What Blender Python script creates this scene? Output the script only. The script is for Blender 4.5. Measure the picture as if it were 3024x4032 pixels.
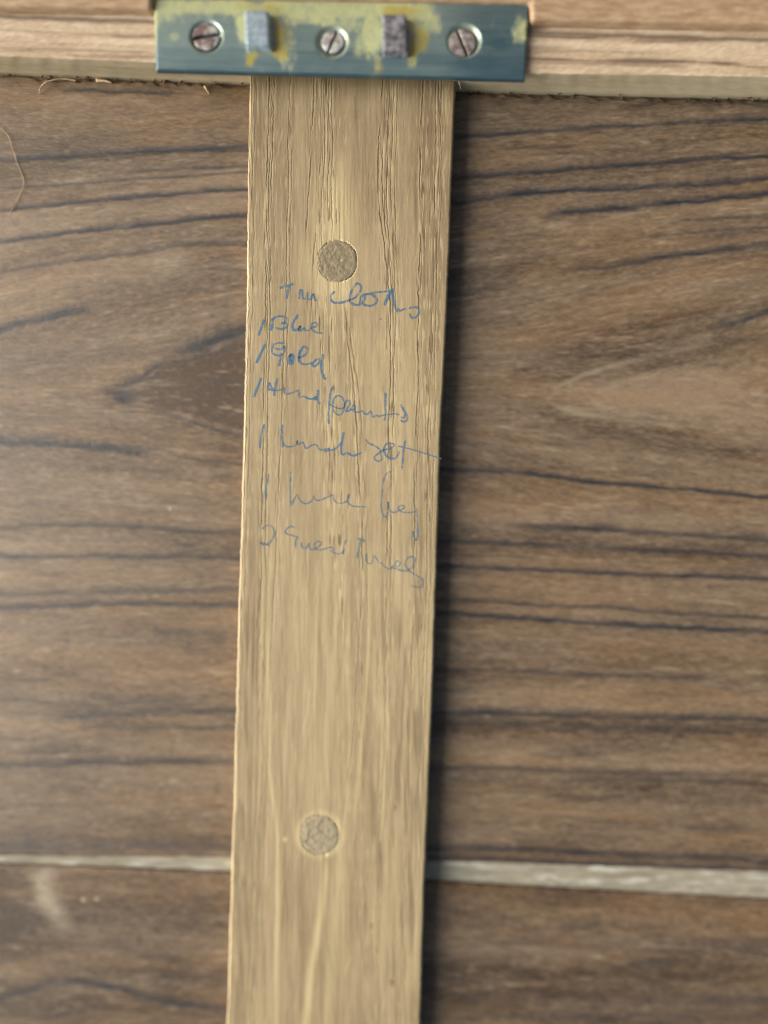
import bpy, bmesh, math, random
import numpy as np
from mathutils import Matrix, Vector

random.seed(7)
S = bpy.context.scene
for o in list(bpy.data.objects):
    bpy.data.objects.remove(o)

# ------------------------------------------------------------------ camera
# the panel lies in the plane z = 0 (board faces), x to the right, y towards the rail
F_PX = 2795.0                       # focal length in photograph pixels (3024 wide)
H = 0.180                           # camera height over the boards, metres
TILT = math.radians(2.6)            # looks slightly towards the foot of the batten
ROLL = math.radians(1.75)
d = np.array([0, -math.sin(TILT), -math.cos(TILT)])
up0 = np.array([0, math.cos(TILT), -math.sin(TILT)])
r0 = np.array([1.0, 0, 0])
CR = math.cos(ROLL) * r0 + math.sin(ROLL) * up0
CU = -math.sin(ROLL) * r0 + math.cos(ROLL) * up0
CP = np.array([0, 0, H])


def P(u, v, z):
    """where the sight line through photograph point (u, v) meets the plane at height z (metres)"""
    u = np.asarray(u, float); v = np.asarray(v, float); z = np.asarray(z, float)
    u, v, z = np.broadcast_arrays(u, v, z)
    ray = d + ((u - 1512) / F_PX)[..., None] * CR + ((2016 - v) / F_PX)[..., None] * CU
    s = (z - CP[2]) / ray[..., 2]
    return CP + s[..., None] * ray


cam = bpy.data.cameras.new("camera")
cam_o = bpy.data.objects.new("camera", cam)
S.collection.objects.link(cam_o)
m = Matrix(((CR[0], CU[0], -d[0], CP[0]), (CR[1], CU[1], -d[1], CP[1]), (CR[2], CU[2], -d[2], CP[2]), (0, 0, 0, 1)))
cam_o.matrix_world = m
cam.sensor_fit = 'HORIZONTAL'
cam.sensor_width = 36.0
cam.lens = 36.0 * F_PX / 3024
cam.clip_start = 0.005
cam.clip_end = 50
ZB = 0.0046                         # batten face
ZR = 0.0086                         # rail face
ZP = ZR + 0.0016                    # brass plate face
foc = P(1360, 800, ZB)
cam.dof.use_dof = True
cam.dof.focus_distance = float(np.dot(foc - CP, d))
cam.dof.aperture_fstop = (cam.lens / 1000) / 0.021
cam.dof.aperture_blades = 0
S.camera = cam_o

# ------------------------------------------------------------------ light
SUN_EL, SUN_AZ = math.radians(14), math.radians(178)   # azimuth measured from +x, counter-clockwise
W = bpy.data.worlds.new("World"); S.world = W; W.use_nodes = True
wn = W.node_tree.nodes; wl = W.node_tree.links
bg = wn["Background"]
sky = wn.new("ShaderNodeTexSky"); sky.sky_type = 'NISHITA'; sky.sun_disc = False
sky.sun_elevation = SUN_EL
sky.sun_rotation = math.pi / 2 - SUN_AZ
sky.air_density = 1.0; sky.dust_density = 10.0; sky.ozone_density = 0.0
wl.new(sky.outputs[0], bg.inputs[0]); bg.inputs[1].default_value = 0.065
sun = bpy.data.lights.new("sun", 'SUN'); sun.energy = 5.0; sun.angle = math.radians(76)
sun.color = (1.0, 0.965, 0.90)
sun_o = bpy.data.objects.new("sun", sun); S.collection.objects.link(sun_o)
sd = Vector((math.cos(SUN_EL) * math.cos(SUN_AZ), math.cos(SUN_EL) * math.sin(SUN_AZ), math.sin(SUN_EL)))
sun_o.rotation_euler = sd.to_track_quat('Z', 'Y').to_euler()
S.view_settings.view_transform = 'Standard'; S.view_settings.look = 'None'
S.view_settings.exposure = 1.14; S.view_settings.gamma = 1.0
S.cycles.max_bounces = 6
S.cycles.filter_width = 1.05

# ------------------------------------------------------------------ helpers


def hsh(ix, iy, seed):
    h = (ix.astype(np.int64) * 374761393 + iy.astype(np.int64) * 668265263 + seed * 974634777) & 0x7fffffff
    h = ((h ^ (h >> 13)) * 1274126177) & 0x7fffffff
    h = ((h ^ (h >> 15)) * 461845907) & 0x7fffffff
    return ((h ^ (h >> 16)) & 0xffffff) / float(0xffffff)


def vn(x, y, seed=0):
    """smooth value noise 0..1"""
    x, y = np.broadcast_arrays(np.asarray(x, float), np.asarray(y, float))
    ix = np.floor(x); iy = np.floor(y)
    fx = x - ix; fy = y - iy
    fx = fx * fx * (3 - 2 * fx); fy = fy * fy * (3 - 2 * fy)
    a = hsh(ix, iy, seed); b = hsh(ix + 1, iy, seed); c = hsh(ix, iy + 1, seed); e = hsh(ix + 1, iy + 1, seed)
    return (a * (1 - fx) + b * fx) * (1 - fy) + (c * (1 - fx) + e * fx) * fy


def fbm(x, y, seed=0, n=3):
    t = 0; a = 0.5; tot = 0
    for k in range(n):
        t = t + a * vn(x * 2 ** k, y * 2 ** k, seed + 31 * k); tot += a; a *= 0.55
    return t / tot


def sst(a, b, x):
    t = np.clip((x - a) / (b - a), 0, 1)
    return t * t * (3 - 2 * t)


def lin(pts, x):
    """piecewise-linear curve, extrapolated along its end slopes"""
    xs = np.array([p[0] for p in pts], float); ys = np.array([p[1] for p in pts], float)
    r = np.interp(x, xs, ys)
    r = np.where(x < xs[0], ys[0] + (x - xs[0]) * (ys[1] - ys[0]) / (xs[1] - xs[0]), r)
    r = np.where(x > xs[-1], ys[-1] + (x - xs[-1]) * (ys[-1] - ys[-2]) / (xs[-1] - xs[-2]), r)
    return r


def link(name, me, mat, parent, label=None):
    o = bpy.data.objects.new(name, me)
    S.collection.objects.link(o)
    if mat: me.materials.append(mat)
    o.parent = parent
    if label: o['label'] = label
    return o


def grid_mesh(name, X, z_bottom=None, attr=None, mat=None, parent=None, label=None, flip=False, bottom_face=True):
    """X: rows x cols x 3 positions; a skirt drops from the rim to z_bottom; attr: rows x cols x 3 stored as 'grain'"""
    R, C = X.shape[:2]
    V = X.reshape(-1, 3)
    idx = np.arange(R * C).reshape(R, C)
    Q = np.stack([idx[:-1, :-1], idx[1:, :-1], idx[1:, 1:], idx[:-1, 1:]], -1).reshape(-1, 4)
    A = attr.reshape(R * C, -1) if attr is not None else np.zeros((R * C, 4))
    if A.shape[1] == 3: A = np.concatenate([A, np.zeros((len(A), 1))], 1)
    nq_top = len(Q)
    if z_bottom is not None:
        loop = np.concatenate([idx[0, :-1], idx[:-1, -1], idx[-1, :0:-1], idx[:0:-1, 0]])
        n = len(loop)
        top = V[loop]; bot = top.copy(); bot[:, 2] = z_bottom
        base = len(V)
        V = np.concatenate([V, top, bot]); A = np.concatenate([A, A[loop], A[loop]])
        i = np.arange(n); j = (i + 1) % n
        Q2 = np.stack([base + i, base + j, base + n + j, base + n + i], -1)
        Q = np.concatenate([Q, Q2])
    if flip: Q = Q[:, ::-1]
    me = bpy.data.meshes.new(name)
    me.vertices.add(len(V)); me.vertices.foreach_set("co", V.astype(np.float32).ravel())
    me.loops.add(len(Q) * 4); me.loops.foreach_set("vertex_index", Q.astype(np.int32).ravel())
    me.polygons.add(len(Q)); me.polygons.foreach_set("loop_start", np.arange(0, len(Q) * 4, 4, dtype=np.int32))
    sm = np.zeros(len(Q), bool); sm[:nq_top] = True
    me.polygons.foreach_set("use_smooth", sm)
    at = me.attributes.new("grain", 'FLOAT_COLOR', 'POINT')
    at.data.foreach_set("color", A.astype(np.float32).ravel())
    me.update(calc_edges=True); me.validate()
    return link(name, me, mat, parent, label)


# ------------------------------------------------------------------ materials


def new_mat(name):
    mt = bpy.data.materials.new(name); mt.use_nodes = True
    nt = mt.node_tree
    return mt, nt.nodes, nt.links, nt.nodes["Principled BSDF"]


def mixc(N, L, fac, a, b):
    n = N.new("ShaderNodeMix"); n.data_type = 'RGBA'
    for sock, val in ((0, fac), (6, a), (7, b)):
        if hasattr(val, 'is_output'): L.new(val, n.inputs[sock])
        elif sock == 0: n.inputs[0].default_value = val
        else: n.inputs[sock].default_value = (*val, 1)
    return n.outputs[2]


def math_n(N, L, op, a, b=None, clamp=False):
    n = N.new("ShaderNodeMath"); n.operation = op; n.use_clamp = clamp
    for k, val in enumerate((a, b)):
        if val is None: continue
        if hasattr(val, 'is_output'): L.new(val, n.inputs[k])
        else: n.inputs[k].default_value = val
    return n.outputs[0]


def noise(N, L, scale_xyz, detail=3.0, rough=0.6):
    tc = N.new("ShaderNodeTexCoord"); mp = N.new("ShaderNodeMapping"); mp.inputs['Scale'].default_value = scale_xyz
    L.new(tc.outputs['Object'], mp.inputs[0])
    nz = N.new("ShaderNodeTexNoise"); nz.inputs['Scale'].default_value = 1.0
    nz.inputs['Detail'].default_value = detail; nz.inputs['Roughness'].default_value = rough
    L.new(mp.outputs[0], nz.inputs[0])
    return nz.outputs['Fac']


def wood(name, dark, light, vein, pale, fine, rough, spec=0.5, fine_amt=0.35, bump=0.0004, warm=None):
    """dark..light by R, vein by G, pale by B of the 'grain' attribute, then fine fibre noise"""
    mt, N, L, B = new_mat(name)
    at = N.new("ShaderNodeAttribute"); at.attribute_name = "grain"
    sp = N.new("ShaderNodeSeparateColor"); L.new(at.outputs['Color'], sp.inputs[0])
    nz = noise(N, L, fine, 4.0, 0.65)
    nz0 = math_n(N, L, 'SUBTRACT', nz, 0.5)
    t = math_n(N, L, 'ADD', sp.outputs[0], math_n(N, L, 'MULTIPLY', nz0, fine_amt), True)
    c = mixc(N, L, t, dark, light)
    if warm: c = mixc(N, L, at.outputs['Alpha'], c, mixc(N, L, t, warm[0], warm[1]))
    c = mixc(N, L, sp.outputs[2], c, pale)
    c = mixc(N, L, sp.outputs[1], c, vein)
    L.new(c, B.inputs['Base Color'])
    rn = N.new("ShaderNodeMapRange"); L.new(nz, rn.inputs[0]); rn.inputs[1].default_value = 0.3; rn.inputs[2].default_value = 0.7
    rn.inputs[3].default_value = rough - 0.08; rn.inputs[4].default_value = rough + 0.1
    L.new(rn.outputs[0], B.inputs['Roughness'])
    B.inputs['Specular IOR Level'].default_value = spec
    bp = N.new("ShaderNodeBump"); bp.inputs['Strength'].default_value = 0.5; bp.inputs['Distance'].default_value = bump
    L.new(nz, bp.inputs['Height']); L.new(bp.outputs[0], B.inputs['Normal'])
    return mt


M_BOARD = wood("board_teak", (0.046, 0.030, 0.019), (0.226, 0.164, 0.107), (0.012, 0.017, 0.025), (0.36, 0.31, 0.23),
               (620, 3000, 400), 0.46, 0.55, 1.05, 0.0003, ((0.066, 0.036, 0.015), (0.252, 0.156, 0.076)))
M_TONGUE = wood("unaged_tongue_wood", (0.18, 0.158, 0.115), (0.38, 0.36, 0.285), (0.10, 0.085, 0.06), (0.60, 0.61, 0.56),
                (300, 2500, 300), 0.5, 0.5, 0.5, 0.0002)
M_BATTEN = wood("batten_teak", (0.190, 0.140, 0.080), (0.392, 0.315, 0.190), (0.060, 0.038, 0.022), (0.58, 0.490, 0.275),
                (6200, 560, 1200), 0.52, 0.4, 0.62, 0.00005)
M_RAIL = wood("rail_teak", (0.36, 0.255, 0.165), (0.68, 0.56, 0.41), (0.075, 0.05, 0.04), (0.62, 0.55, 0.45),
              (500, 2200, 2200), 0.5, 0.4, 0.5, 0.0002)
M_RAILU = wood("rail_underside_teak", (0.40, 0.34, 0.225), (0.62, 0.55, 0.38), (0.10, 0.08, 0.05), (0.58, 0.54, 0.40),
               (200, 3000, 5000), 0.5, 0.4, 0.5, 0.0001)


def simple(name, c1, c2, scale, rough, metallic=0.0, spec=0.5, bump=0.0, lo=0.4, hi=0.6, detail=5, grime_shade=None):
    mt, N, L, B = new_mat(name)
    nz = noise(N, L, scale, detail, 0.65)
    mr = N.new("ShaderNodeMapRange"); L.new(nz, mr.inputs[0]); mr.inputs[1].default_value = lo; mr.inputs[2].default_value = hi
    c = mixc(N, L, mr.outputs[0], c1, c2)
    if grime_shade:                       # shade painted into slots and rims along with their dirt (G of the 'grain' attribute)
        at = N.new("ShaderNodeAttribute"); at.attribute_name = "grain"
        sp = N.new("ShaderNodeSeparateColor"); L.new(at.outputs['Color'], sp.inputs[0])
        c = mixc(N, L, math_n(N, L, 'MULTIPLY', sp.outputs[1], .9), c, grime_shade)
    L.new(c, B.inputs['Base Color'])
    B.inputs['Roughness'].default_value = rough; B.inputs['Metallic'].default_value = metallic
    B.inputs['Specular IOR Level'].default_value = spec
    if bump:
        bp = N.new("ShaderNodeBump"); bp.inputs['Strength'].default_value = 0.7; bp.inputs['Distance'].default_value = bump
        L.new(nz, bp.inputs['Height']); L.new(bp.outputs[0], B.inputs['Normal'])
    return mt


M_PLUG = simple("plug_end_grain", (0.125, 0.098, 0.058), (0.30, 0.25, 0.158), (1700, 1100, 1500), 0.6, bump=0.00012, lo=.3, hi=.7)
M_PLUG2 = simple("worn_plug_end_grain", (0.17, 0.14, 0.085), (0.40, 0.35, 0.24), (1100, 800, 1500), 0.55, bump=0.00012, lo=.3, hi=.7)
M_LUG_PALE = simple("bluish_steel", (0.26, 0.37, 0.47), (0.50, 0.62, 0.70), (900, 900, 900), 0.42, 0.45, bump=0.0001)
M_LUG_DARK = simple("tarnished_steel", (0.085, 0.08, 0.10), (0.36, 0.37, 0.41), (1000, 1000, 1000), 0.5, 0.35, bump=0.0002)
M_SCREW = simple("rusty_screw_steel", (0.22, 0.16, 0.15), (0.62, 0.64, 0.64), (420, 420, 420), 0.42, 0.4, bump=0.0001, lo=0.44, hi=0.56, grime_shade=(0.03, 0.022, 0.018))
M_FIBRE = simple("torn_wood_fibre", (0.36, 0.24, 0.14), (0.62, 0.48, 0.32), (800, 800, 800), 0.6)
M_FIBRE_D = simple("dark_torn_fibre", (0.05, 0.032, 0.02), (0.20, 0.13, 0.075), (700, 700, 700), 0.7)

# ballpoint ink, broken where the pen skipped over the open grain
M_INK, N, L, B = new_mat("blue_ballpoint_ink")
nz = noise(N, L, (3800, 900, 1000), 3.0, 0.6)
mr = N.new("ShaderNodeMapRange"); L.new(nz, mr.inputs[0]); mr.inputs[1].default_value = 0.34; mr.inputs[2].default_value = 0.56
mr.inputs[3].default_value = 0.06; mr.inputs[4].default_value = 0.86
at = N.new("ShaderNodeAttribute"); at.attribute_name = "press"
L.new(math_n(N, L, 'MULTIPLY', mr.outputs[0], at.outputs['Fac']), B.inputs['Alpha'])
B.inputs['Base Color'].default_value = (0.055, 0.170, 0.31, 1); B.inputs['Roughness'].default_value = 0.45

# brass plate: R = depth of the blue, G = pale verdigris, B = golden stain
M_BRASS, N, L, B = new_mat("tarnished_brass")
at = N.new("ShaderNodeAttribute"); at.attribute_name = "grain"
sp = N.new("ShaderNodeSeparateColor"); L.new(at.outputs['Color'], sp.inputs[0])
nz = noise(N, L, (260, 2600, 900), 4.0, 0.6)
t = math_n(N, L, 'ADD', sp.outputs[0], math_n(N, L, 'MULTIPLY', math_n(N, L, 'SUBTRACT', nz, 0.5), 0.45), True)
c = mixc(N, L, t, (0.29, 0.40, 0.40), (0.072, 0.142, 0.185))
c = mixc(N, L, sp.outputs[1], c, (0.55, 0.59, 0.30))
c = mixc(N, L, sp.outputs[2], c, (0.42, 0.34, 0.06))
L.new(c, B.inputs['Base Color'])
L.new(math_n(N, L, 'SUBTRACT', 0.55, math_n(N, L, 'MULTIPLY', math_n(N, L, 'ADD', sp.outputs[1], sp.outputs[2], True), 0.45)), B.inputs['Metallic'])
B.inputs['Roughness'].default_value = 0.36
bp = N.new("ShaderNodeBump"); bp.inputs['Strength'].default_value = 0.35; bp.inputs['Distance'].default_value = 0.0001
L.new(nz, bp.inputs['Height']); L.new(bp.outputs[0], B.inputs['Normal'])

# ------------------------------------------------------------------ the panel (one rigid thing)
root = bpy.data.objects.new("wooden_panel", None)
S.collection.objects.link(root)
root['label'] = "weathered brown teak panel with an upright batten, handwriting and a tarnished brass plate"
root['category'] = "wooden panel"

# edges seen in the photograph, in photograph pixels
E_UP = [(0, 3372), (910, 3377), (1690, 3393), (3024, 3436)]          # lower edge of the upper board
E_LOW = [(0, 3407), (910, 3440), (1690, 3475), (3024, 3547)]         # upper edge of the lower board
E1 = [(0, 292), (985, 330), (1804, 360), (3024, 388)]                # rail meets board
E2 = [(0, 220), (600, 245), (2080, 288), (3024, 302)]                # lower front edge of the rail
E3 = [(0, 55), (600, 75), (2080, 117), (3024, 148)]                  # foot of the step on the rail
U0, U1 = -2600, 5600


def cols(n):
    """columns across the panel: fine where the photograph looks, coarse to either side"""
    return np.concatenate([np.linspace(U0, -200, n // 9)[:-1], np.linspace(-200, 3240, n), np.linspace(3240, U1, n // 9)[1:]])



# dark growth lines: (points), half-width, strength
VEINS = [
    ([(0, 630), (301, 615), (482, 603), (663, 594), (976, 582)], 10, .85),
    ([(100, 434), (163, 431)], 9, .6), ([(181, 356), (301, 356), (542, 365), (753, 368)], 9, .65),
    ([(210, 670), (362, 660)], 7, .45), ([(452, 681), (580, 675), (753, 663), (976, 657)], 7, .5),
    ([(0, 738), (181, 732), (362, 720), (542, 705), (723, 696), (976, 678)], 6, .6),
    ([(0, 830), (289, 799), (422, 787), (663, 769), (844, 751), (964, 748)], 9, .85),
    ([(0, 953), (181, 929), (362, 908), (603, 887), (753, 866), (964, 848)], 11, .85),
    ([(0, 1074), (121, 1050), (271, 1028), (422, 1013), (603, 989), (693, 965), (784, 959), (964, 962)], 11, .6),
    ([(0, 1303), (121, 1270), (211, 1248), (301, 1233), (410, 1224)], 19, .9), ([(380, 1222), (512, 1191)], 12, .4),
    ([(715, 1040), (765, 1036)], 15, .65), ([(753, 1056), (964, 1065)], 5, .5),
    ([(663, 1393), (784, 1363), (874, 1333), (964, 1309)], 30, .8),
    ([(362, 1545), (452, 1533), (560, 1490), (610, 1450), (700, 1400)], 18, .65),
    ([(400, 1556), (482, 1569), (573, 1577)], 28, .95),
    ([(573, 1590), (603, 1611), (753, 1659), (874, 1698), (958, 1719)], 9, .55),
    ([(0, 1744), (241, 1756), (422, 1768), (512, 1777), (651, 1789)], 17, .9), ([(640, 1788), (814, 1816), (940, 1830)], 7, .45),
    ([(60, 1987), (200, 1990)], 10, .4), ([(362, 1988), (560, 2014), (800, 2020)], 8, .25),
    ([(0, 2081), (121, 2075), (362, 2069), (603, 2084), (753, 2093), (940, 2102)], 10, .6),
    ([(651, 2138), (723, 2147), (844, 2153)], 9, .55),
    ([(0, 2190), (181, 2199), (362, 2190), (542, 2199), (723, 2190), (940, 2202)], 10, .7),
    ([(0, 2340), (211, 2340), (422, 2334), (603, 2331), (904, 2325)], 14, .55),
    ([(0, 2395), (241, 2389), (392, 2380), (573, 2377), (934, 2386)], 12, .75),
    ([(573, 2491), (753, 2488)], 12, .45),
    ([(0, 2759), (121, 2765), (241, 2768), (663, 2759), (844, 2765)], 22, .4),
    ([(150, 2825), (362, 2819), (512, 2813), (693, 2801), (904, 2801)], 19, .55),
    ([(271, 2868), (542, 2868), (784, 2862), (904, 2868)], 16, .5),
    ([(60, 2964), (362, 2958), (482, 2949)], 14, .5),
    ([(0, 3018), (181, 3012), (331, 3006), (542, 3006), (723, 3000), (916, 3006)], 17, .65),
    ([(-100, 3340), (300, 3338), (904, 3344)], 34, .5),
    # right of the batten
    ([(1796, 539), (2019, 527), (2259, 511), (2498, 495), (2737, 483), (3024, 471)], 10, .85),
    ([(2682, 391), (2857, 396), (3024, 423)], 8, .6),
    ([(1796, 703), (1979, 687), (2179, 675), (2378, 659), (2618, 643), (2777, 627), (3024, 619)], 10, .9),
    ([(1860, 599), (2059, 583), (2338, 575)], 7, .5), ([(2035, 615), (2322, 599)], 7, .5),
    ([(1788, 802), (1900, 786), (2019, 767), (2179, 755), (2418, 747), (2658, 735), (2857, 723), (3024, 707)], 13, .9),
    ([(2083, 862), (2195, 842), (2378, 830), (2578, 810), (2777, 790), (3024, 767)], 14, .95),
    ([(2578, 878), (2817, 862), (3024, 850)], 6, .45),
    ([(1900, 935), (2100, 925), (2260, 935)], 7, .3),
    ([(2458, 950), (2618, 926), (2817, 910), (3024, 898)], 8, .5),
    ([(2219, 1066), (2378, 1058), (2498, 1034), (2658, 1010), (2817, 990), (3024, 966)], 13, .85),
    ([(2777, 1289), (2881, 1277), (2977, 1245), (3100, 1215)], 19, .7),
    ([(1772, 1158), (1940, 1134), (2100, 1102)], 22, .35),
    ([(1780, 1847), (1844, 1851), (2019, 1859), (2219, 1883), (2338, 1903), (2498, 1911), (2618, 1923), (2777, 1935), (2857, 1947), (3024, 1959)], 10, .9),
    ([(1971, 2066), (2139, 2078), (2378, 2086), (2538, 2098), (2737, 2110), (3024, 2126)], 12, .8),
    ([(1740, 2130), (1979, 2142), (2179, 2150), (2458, 2166), (2698, 2174), (3024, 2194)], 10, .75),
    ([(1748, 2186), (1939, 2190), (2179, 2198)], 7, .55),
    ([(1732, 2230), (2019, 2242), (2219, 2250), (2458, 2262), (2737, 2270), (3024, 2282)], 10, .9),
    ([(1740, 2366), (1939, 2370), (2139, 2386), (2378, 2390), (2538, 2409), (3024, 2437)], 9, .7),
    ([(1724, 2417), (2019, 2433), (2259, 2449), (2498, 2465), (2737, 2477), (3024, 2489)], 11, .95),
    ([(1724, 2644), (2059, 2644), (2338, 2660), (2618, 2668), (2897, 2664)], 9, .6),
    ([(1716, 2720), (1930, 2716)], 9, .35),
    ([(1724, 2815), (1939, 2811), (2139, 2815), (2418, 2823), (2737, 2831), (3024, 2839)], 13, .8),
    ([(1716, 2851), (2099, 2859), (2338, 2871), (2658, 2879), (3024, 2875)], 19, .55),
    ([(2083, 2971), (2250, 2974), (2418, 2971)], 16, .35),
    ([(1780, 3027), (2019, 3027), (2338, 3043), (2658, 3051), (3024, 3051)], 9, .55),
    ([(2139, 3067), (2418, 3071), (2737, 3079), (3024, 3091)], 10, .5),
    ([(1716, 3346), (2099, 3346), (2338, 3362), (2578, 3374), (2817, 3382), (3024, 3398)], 15, .75),
    ([(1724, 3382), (2019, 3386), (2219, 3402), (2498, 3410), (3024, 3430)], 11, .7),
    # lower board
    ([(-120, 3975), (0, 3938), (102, 3907), (205, 3876), (307, 3866), (461, 3892), (564, 3928), (717, 3958), (891, 3979)], 16, .7),
    ([(594, 3840), (717, 3856)], 15, .5), ([(380, 3700), (560, 3760), (800, 3800)], 18, .3),
    ([(2029, 3783), (2132, 3783)], 16, .5), ([(2441, 3800), (2570, 3798), (2715, 3792)], 20, .55), ([(2160, 3660), (2420, 3640)], 16, .4),
    ([(1700, 3700), (2000, 3720), (2400, 3735), (3024, 3745)], 30, .3), ([(1700, 3930), (2200, 3940), (3024, 3950)], 30, .35),
    ([(1700, 4005), (2300, 4012), (3024, 4015)], 18, .4),
]
FLOW_L = [(300, .02), (600, -.05), (900, -.11), (1250, -.2), (1500, -.04), (1750, .07), (2100, .01), (2400, -.01), (3000, 0), (4200, .02)]
FLOW_R = [(350, -.04), (500, -.055), (650, -.07), (800, -.1), (1000, -.13), (1250, -.18), (1500, .0), (1750, .12), (1900, .09), (2100, .05), (2400, .055), (2800, .02), (3400, .03), (4200, .02)]


def board_grain(u, v):
    """tone, vein, pale over the boards, following the growth lines of the real planks"""
    left = u < 1350
    sl = np.where(left, lin(FLOW_L, v), lin(FLOW_R, v))
    vf = v - sl * (u - np.where(left, 500, 2350))
    broad = fbm(u / 900, vf / 120, 3, 3)
    mid = fbm(u / 260, vf / 26, 11, 3)
    fib = fbm(u / 62, vf / 9, 17, 2)
    fine = fbm(u / 22, vf / 6, 29, 2)
    tone = 0.57 + .75 * (broad - .5) + 0.34 * (mid - .5) + 0.42 * (fib - .5) + 0.45 * (fine - .5)
    pale = 0.34 * sst(.66, .90, fib) * sst(.35, .7, mid) + 0.10 * sst(.6, .9, fine)
    vein = 0.30 * sst(.30, .14, mid) * sst(.5, .3, fbm(u / 420, vf / 14, 47, 2))
    wob = vn(u / 55, v / 400, 5) - .5
    wob2 = vn(u / 12, v / 60, 6) - .5
    for k, (pts, w, s) in enumerate(VEINS):
        a, b = pts[0][0], pts[-1][0]
        # lines that end at the batten or the frame run on beneath / beyond it
        a2 = a - 900 if (a <= 5 or 1700 < a < 1800) else a
        b2 = b + 900 if (b >= 2990 or 885 < b < 990) else b
        vl = lin(pts, u) + wob * w * .6 + wob2 * w * .35
        dd = v - vl
        w_ = w * (0.65 + 0.5 * vn(u / 90, 0.5 + 0 * u, 100 + k) + .45 * vn(u / 14, v / 30, 400 + k))
        # sharp on the lower side, bleeding softly upward, like the late wood of teak
        mk = np.exp(-np.where(dd > 0, (dd / (w_ * .62)) ** 2, (dd / (w_ * 1.25)) ** 2))
        f = 70 + .12 * (b - a)
        ends = sst(a2 - 10, a2 + f, u) * (1 - sst(b2 - f, b2 + 10, u))
        mk = mk * ends * s * np.where(left, 1.12, 1.0) * (0.62 + 0.55 * vn(u / 60, vf / 9, 200 + k)) * 1.05
        vein = np.maximum(vein, mk)
        halo = np.exp(-((dd - 1.6 * w) / (w * 2.2)) ** 2) * ends * s
        tone = tone - 0.10 * halo
    # cathedral figure left of the batten: darker heart opening to the right
    up = lin([(362, 1545), (452, 1530), (560, 1480), (640, 1400), (784, 1363), (964, 1309)], u)
    lo = lin([(362, 1550), (482, 1572), (603, 1611), (753, 1659), (958, 1719)], u)
    heart = sst(0, 60, v - up) * sst(0, 40, lo - v) * sst(380, 620, u) * left
    tone = tone - .45 * heart
    # pale crescent where the grain turns, upper left
    g = np.exp(-((u - 660 + (v - 1030) * .3) / 70) ** 2 - ((v - 1030) / 55) ** 2)
    pale = pale + .35 * g * (0.4 + fine)
    g = np.exp(-((u - 560) / 150) ** 2 - ((v - 1510) / 22) ** 2) + np.exp(-((u - 430) / 160) ** 2 - ((v - 1620 - .1 * (u - 430)) / 22) ** 2)
    pale = pale + .22 * g * sst(.3, .6, fib)
    # cathedral right of the batten: paler heart with light outlines
    up = lin([(2150, 1560), (2190, 1500), (2240, 1475), (2338, 1456), (2460, 1440), (2658, 1405), (3024, 1330)], u)
    lo = lin([(2150, 1570), (2195, 1639), (2300, 1680), (2458, 1727), (2618, 1759), (2817, 1775), (3100, 1800)], u)
    rt = (u > 2100)
    heart = sst(0, 50, v - up) * sst(0, 50, lo - v) * rt * sst(2140, 2300, u)
    tone = tone + .20 * heart
    # rings seen end-on: distance from the apex measured along a sideways parabola, broken up by the fibre
    jag = 34 * (fbm(u / 45, v / 16, 72, 3) - .5) + 26 * (fbm(u / 120, v / 40, 73, 2) - .5)
    for a0, cv, wide, sg, st in ((2165, 1566, 62, 0, .45), (2085, 1560, 70, 1, .30), (1990, 1552, 84, 1, .30), (2330, 1575, 42, 0, .22)):
        ring = np.sqrt(np.clip(u - a0 + jag * 2, 0, None) * wide * .62) * (1.0 + .12 * (v < cv))
        dd = np.abs(v - cv + .06 * (u - a0)) - ring
        fade = sst(a0 - 40, a0 + 50, u) * (1 - sst(2450, 2900, u)) * (.25 + 1.2 * vn(u / 60, v / 14, 71 + int(a0)))
        g = np.exp(-((dd + jag * .4) / 11) ** 2) * fade
        if sg == 0: pale = pale + .75 * st * g
        tone = tone - (.17 if sg else .12) * np.exp(-((dd - 24 + jag * .4) / 20) ** 2) * fade
    # darker band near the rail on the right, orange-brown further down
    # lower board, left: purple-dark corner and a pale scuff
    lowb = v > lin(E_LOW, u) - 5
    tone = tone - lowb * .16
    tone = tone - .35 * lowb * np.exp(-((u + 10) / 150) ** 2 - ((v - 3590) / 190) ** 2)
    ang = u - lin_y([(3410, 185), (3470, 165), (3560, 190), (3661, 262), (3760, 330)], v)
    pale = pale + lowb * .75 * np.exp(-(ang / 42) ** 2) * sst(3405, 3440, v) * (1 - sst(3560, 3700, v)) * (0.5 + .8 * fine)
    for (a, b, rr) in ((328, 3543, 9), (379, 3538, 8), (669, 2003, 6)):
        pale = np.maximum(pale, .9 * (np.hypot(u - a, v - b) < rr))
    # torn, darker edge just under the rail
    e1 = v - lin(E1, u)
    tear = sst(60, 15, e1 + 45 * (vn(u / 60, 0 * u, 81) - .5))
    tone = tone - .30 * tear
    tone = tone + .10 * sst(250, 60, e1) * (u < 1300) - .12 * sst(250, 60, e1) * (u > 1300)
    warm = .55 * sst(.42, .70, fbm(u / 620, vf / 70, 131, 3)) * (.5 + .5 * vn(u / 130, vf / 16, 133))
    warm = warm + .35 * sst(700, 330, v) * (u < 1300) + .45 * lowb * sst(200, 20, v - lin(E_LOW, u))
    return np.stack([np.clip(tone, 0, 1), np.clip(vein, 0, 1), np.clip(pale, 0, 1), np.clip(warm, 0, 1)], -1)


def lin_y(pts, v):
    return lin([(p[0], p[1]) for p in pts], v)


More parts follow.
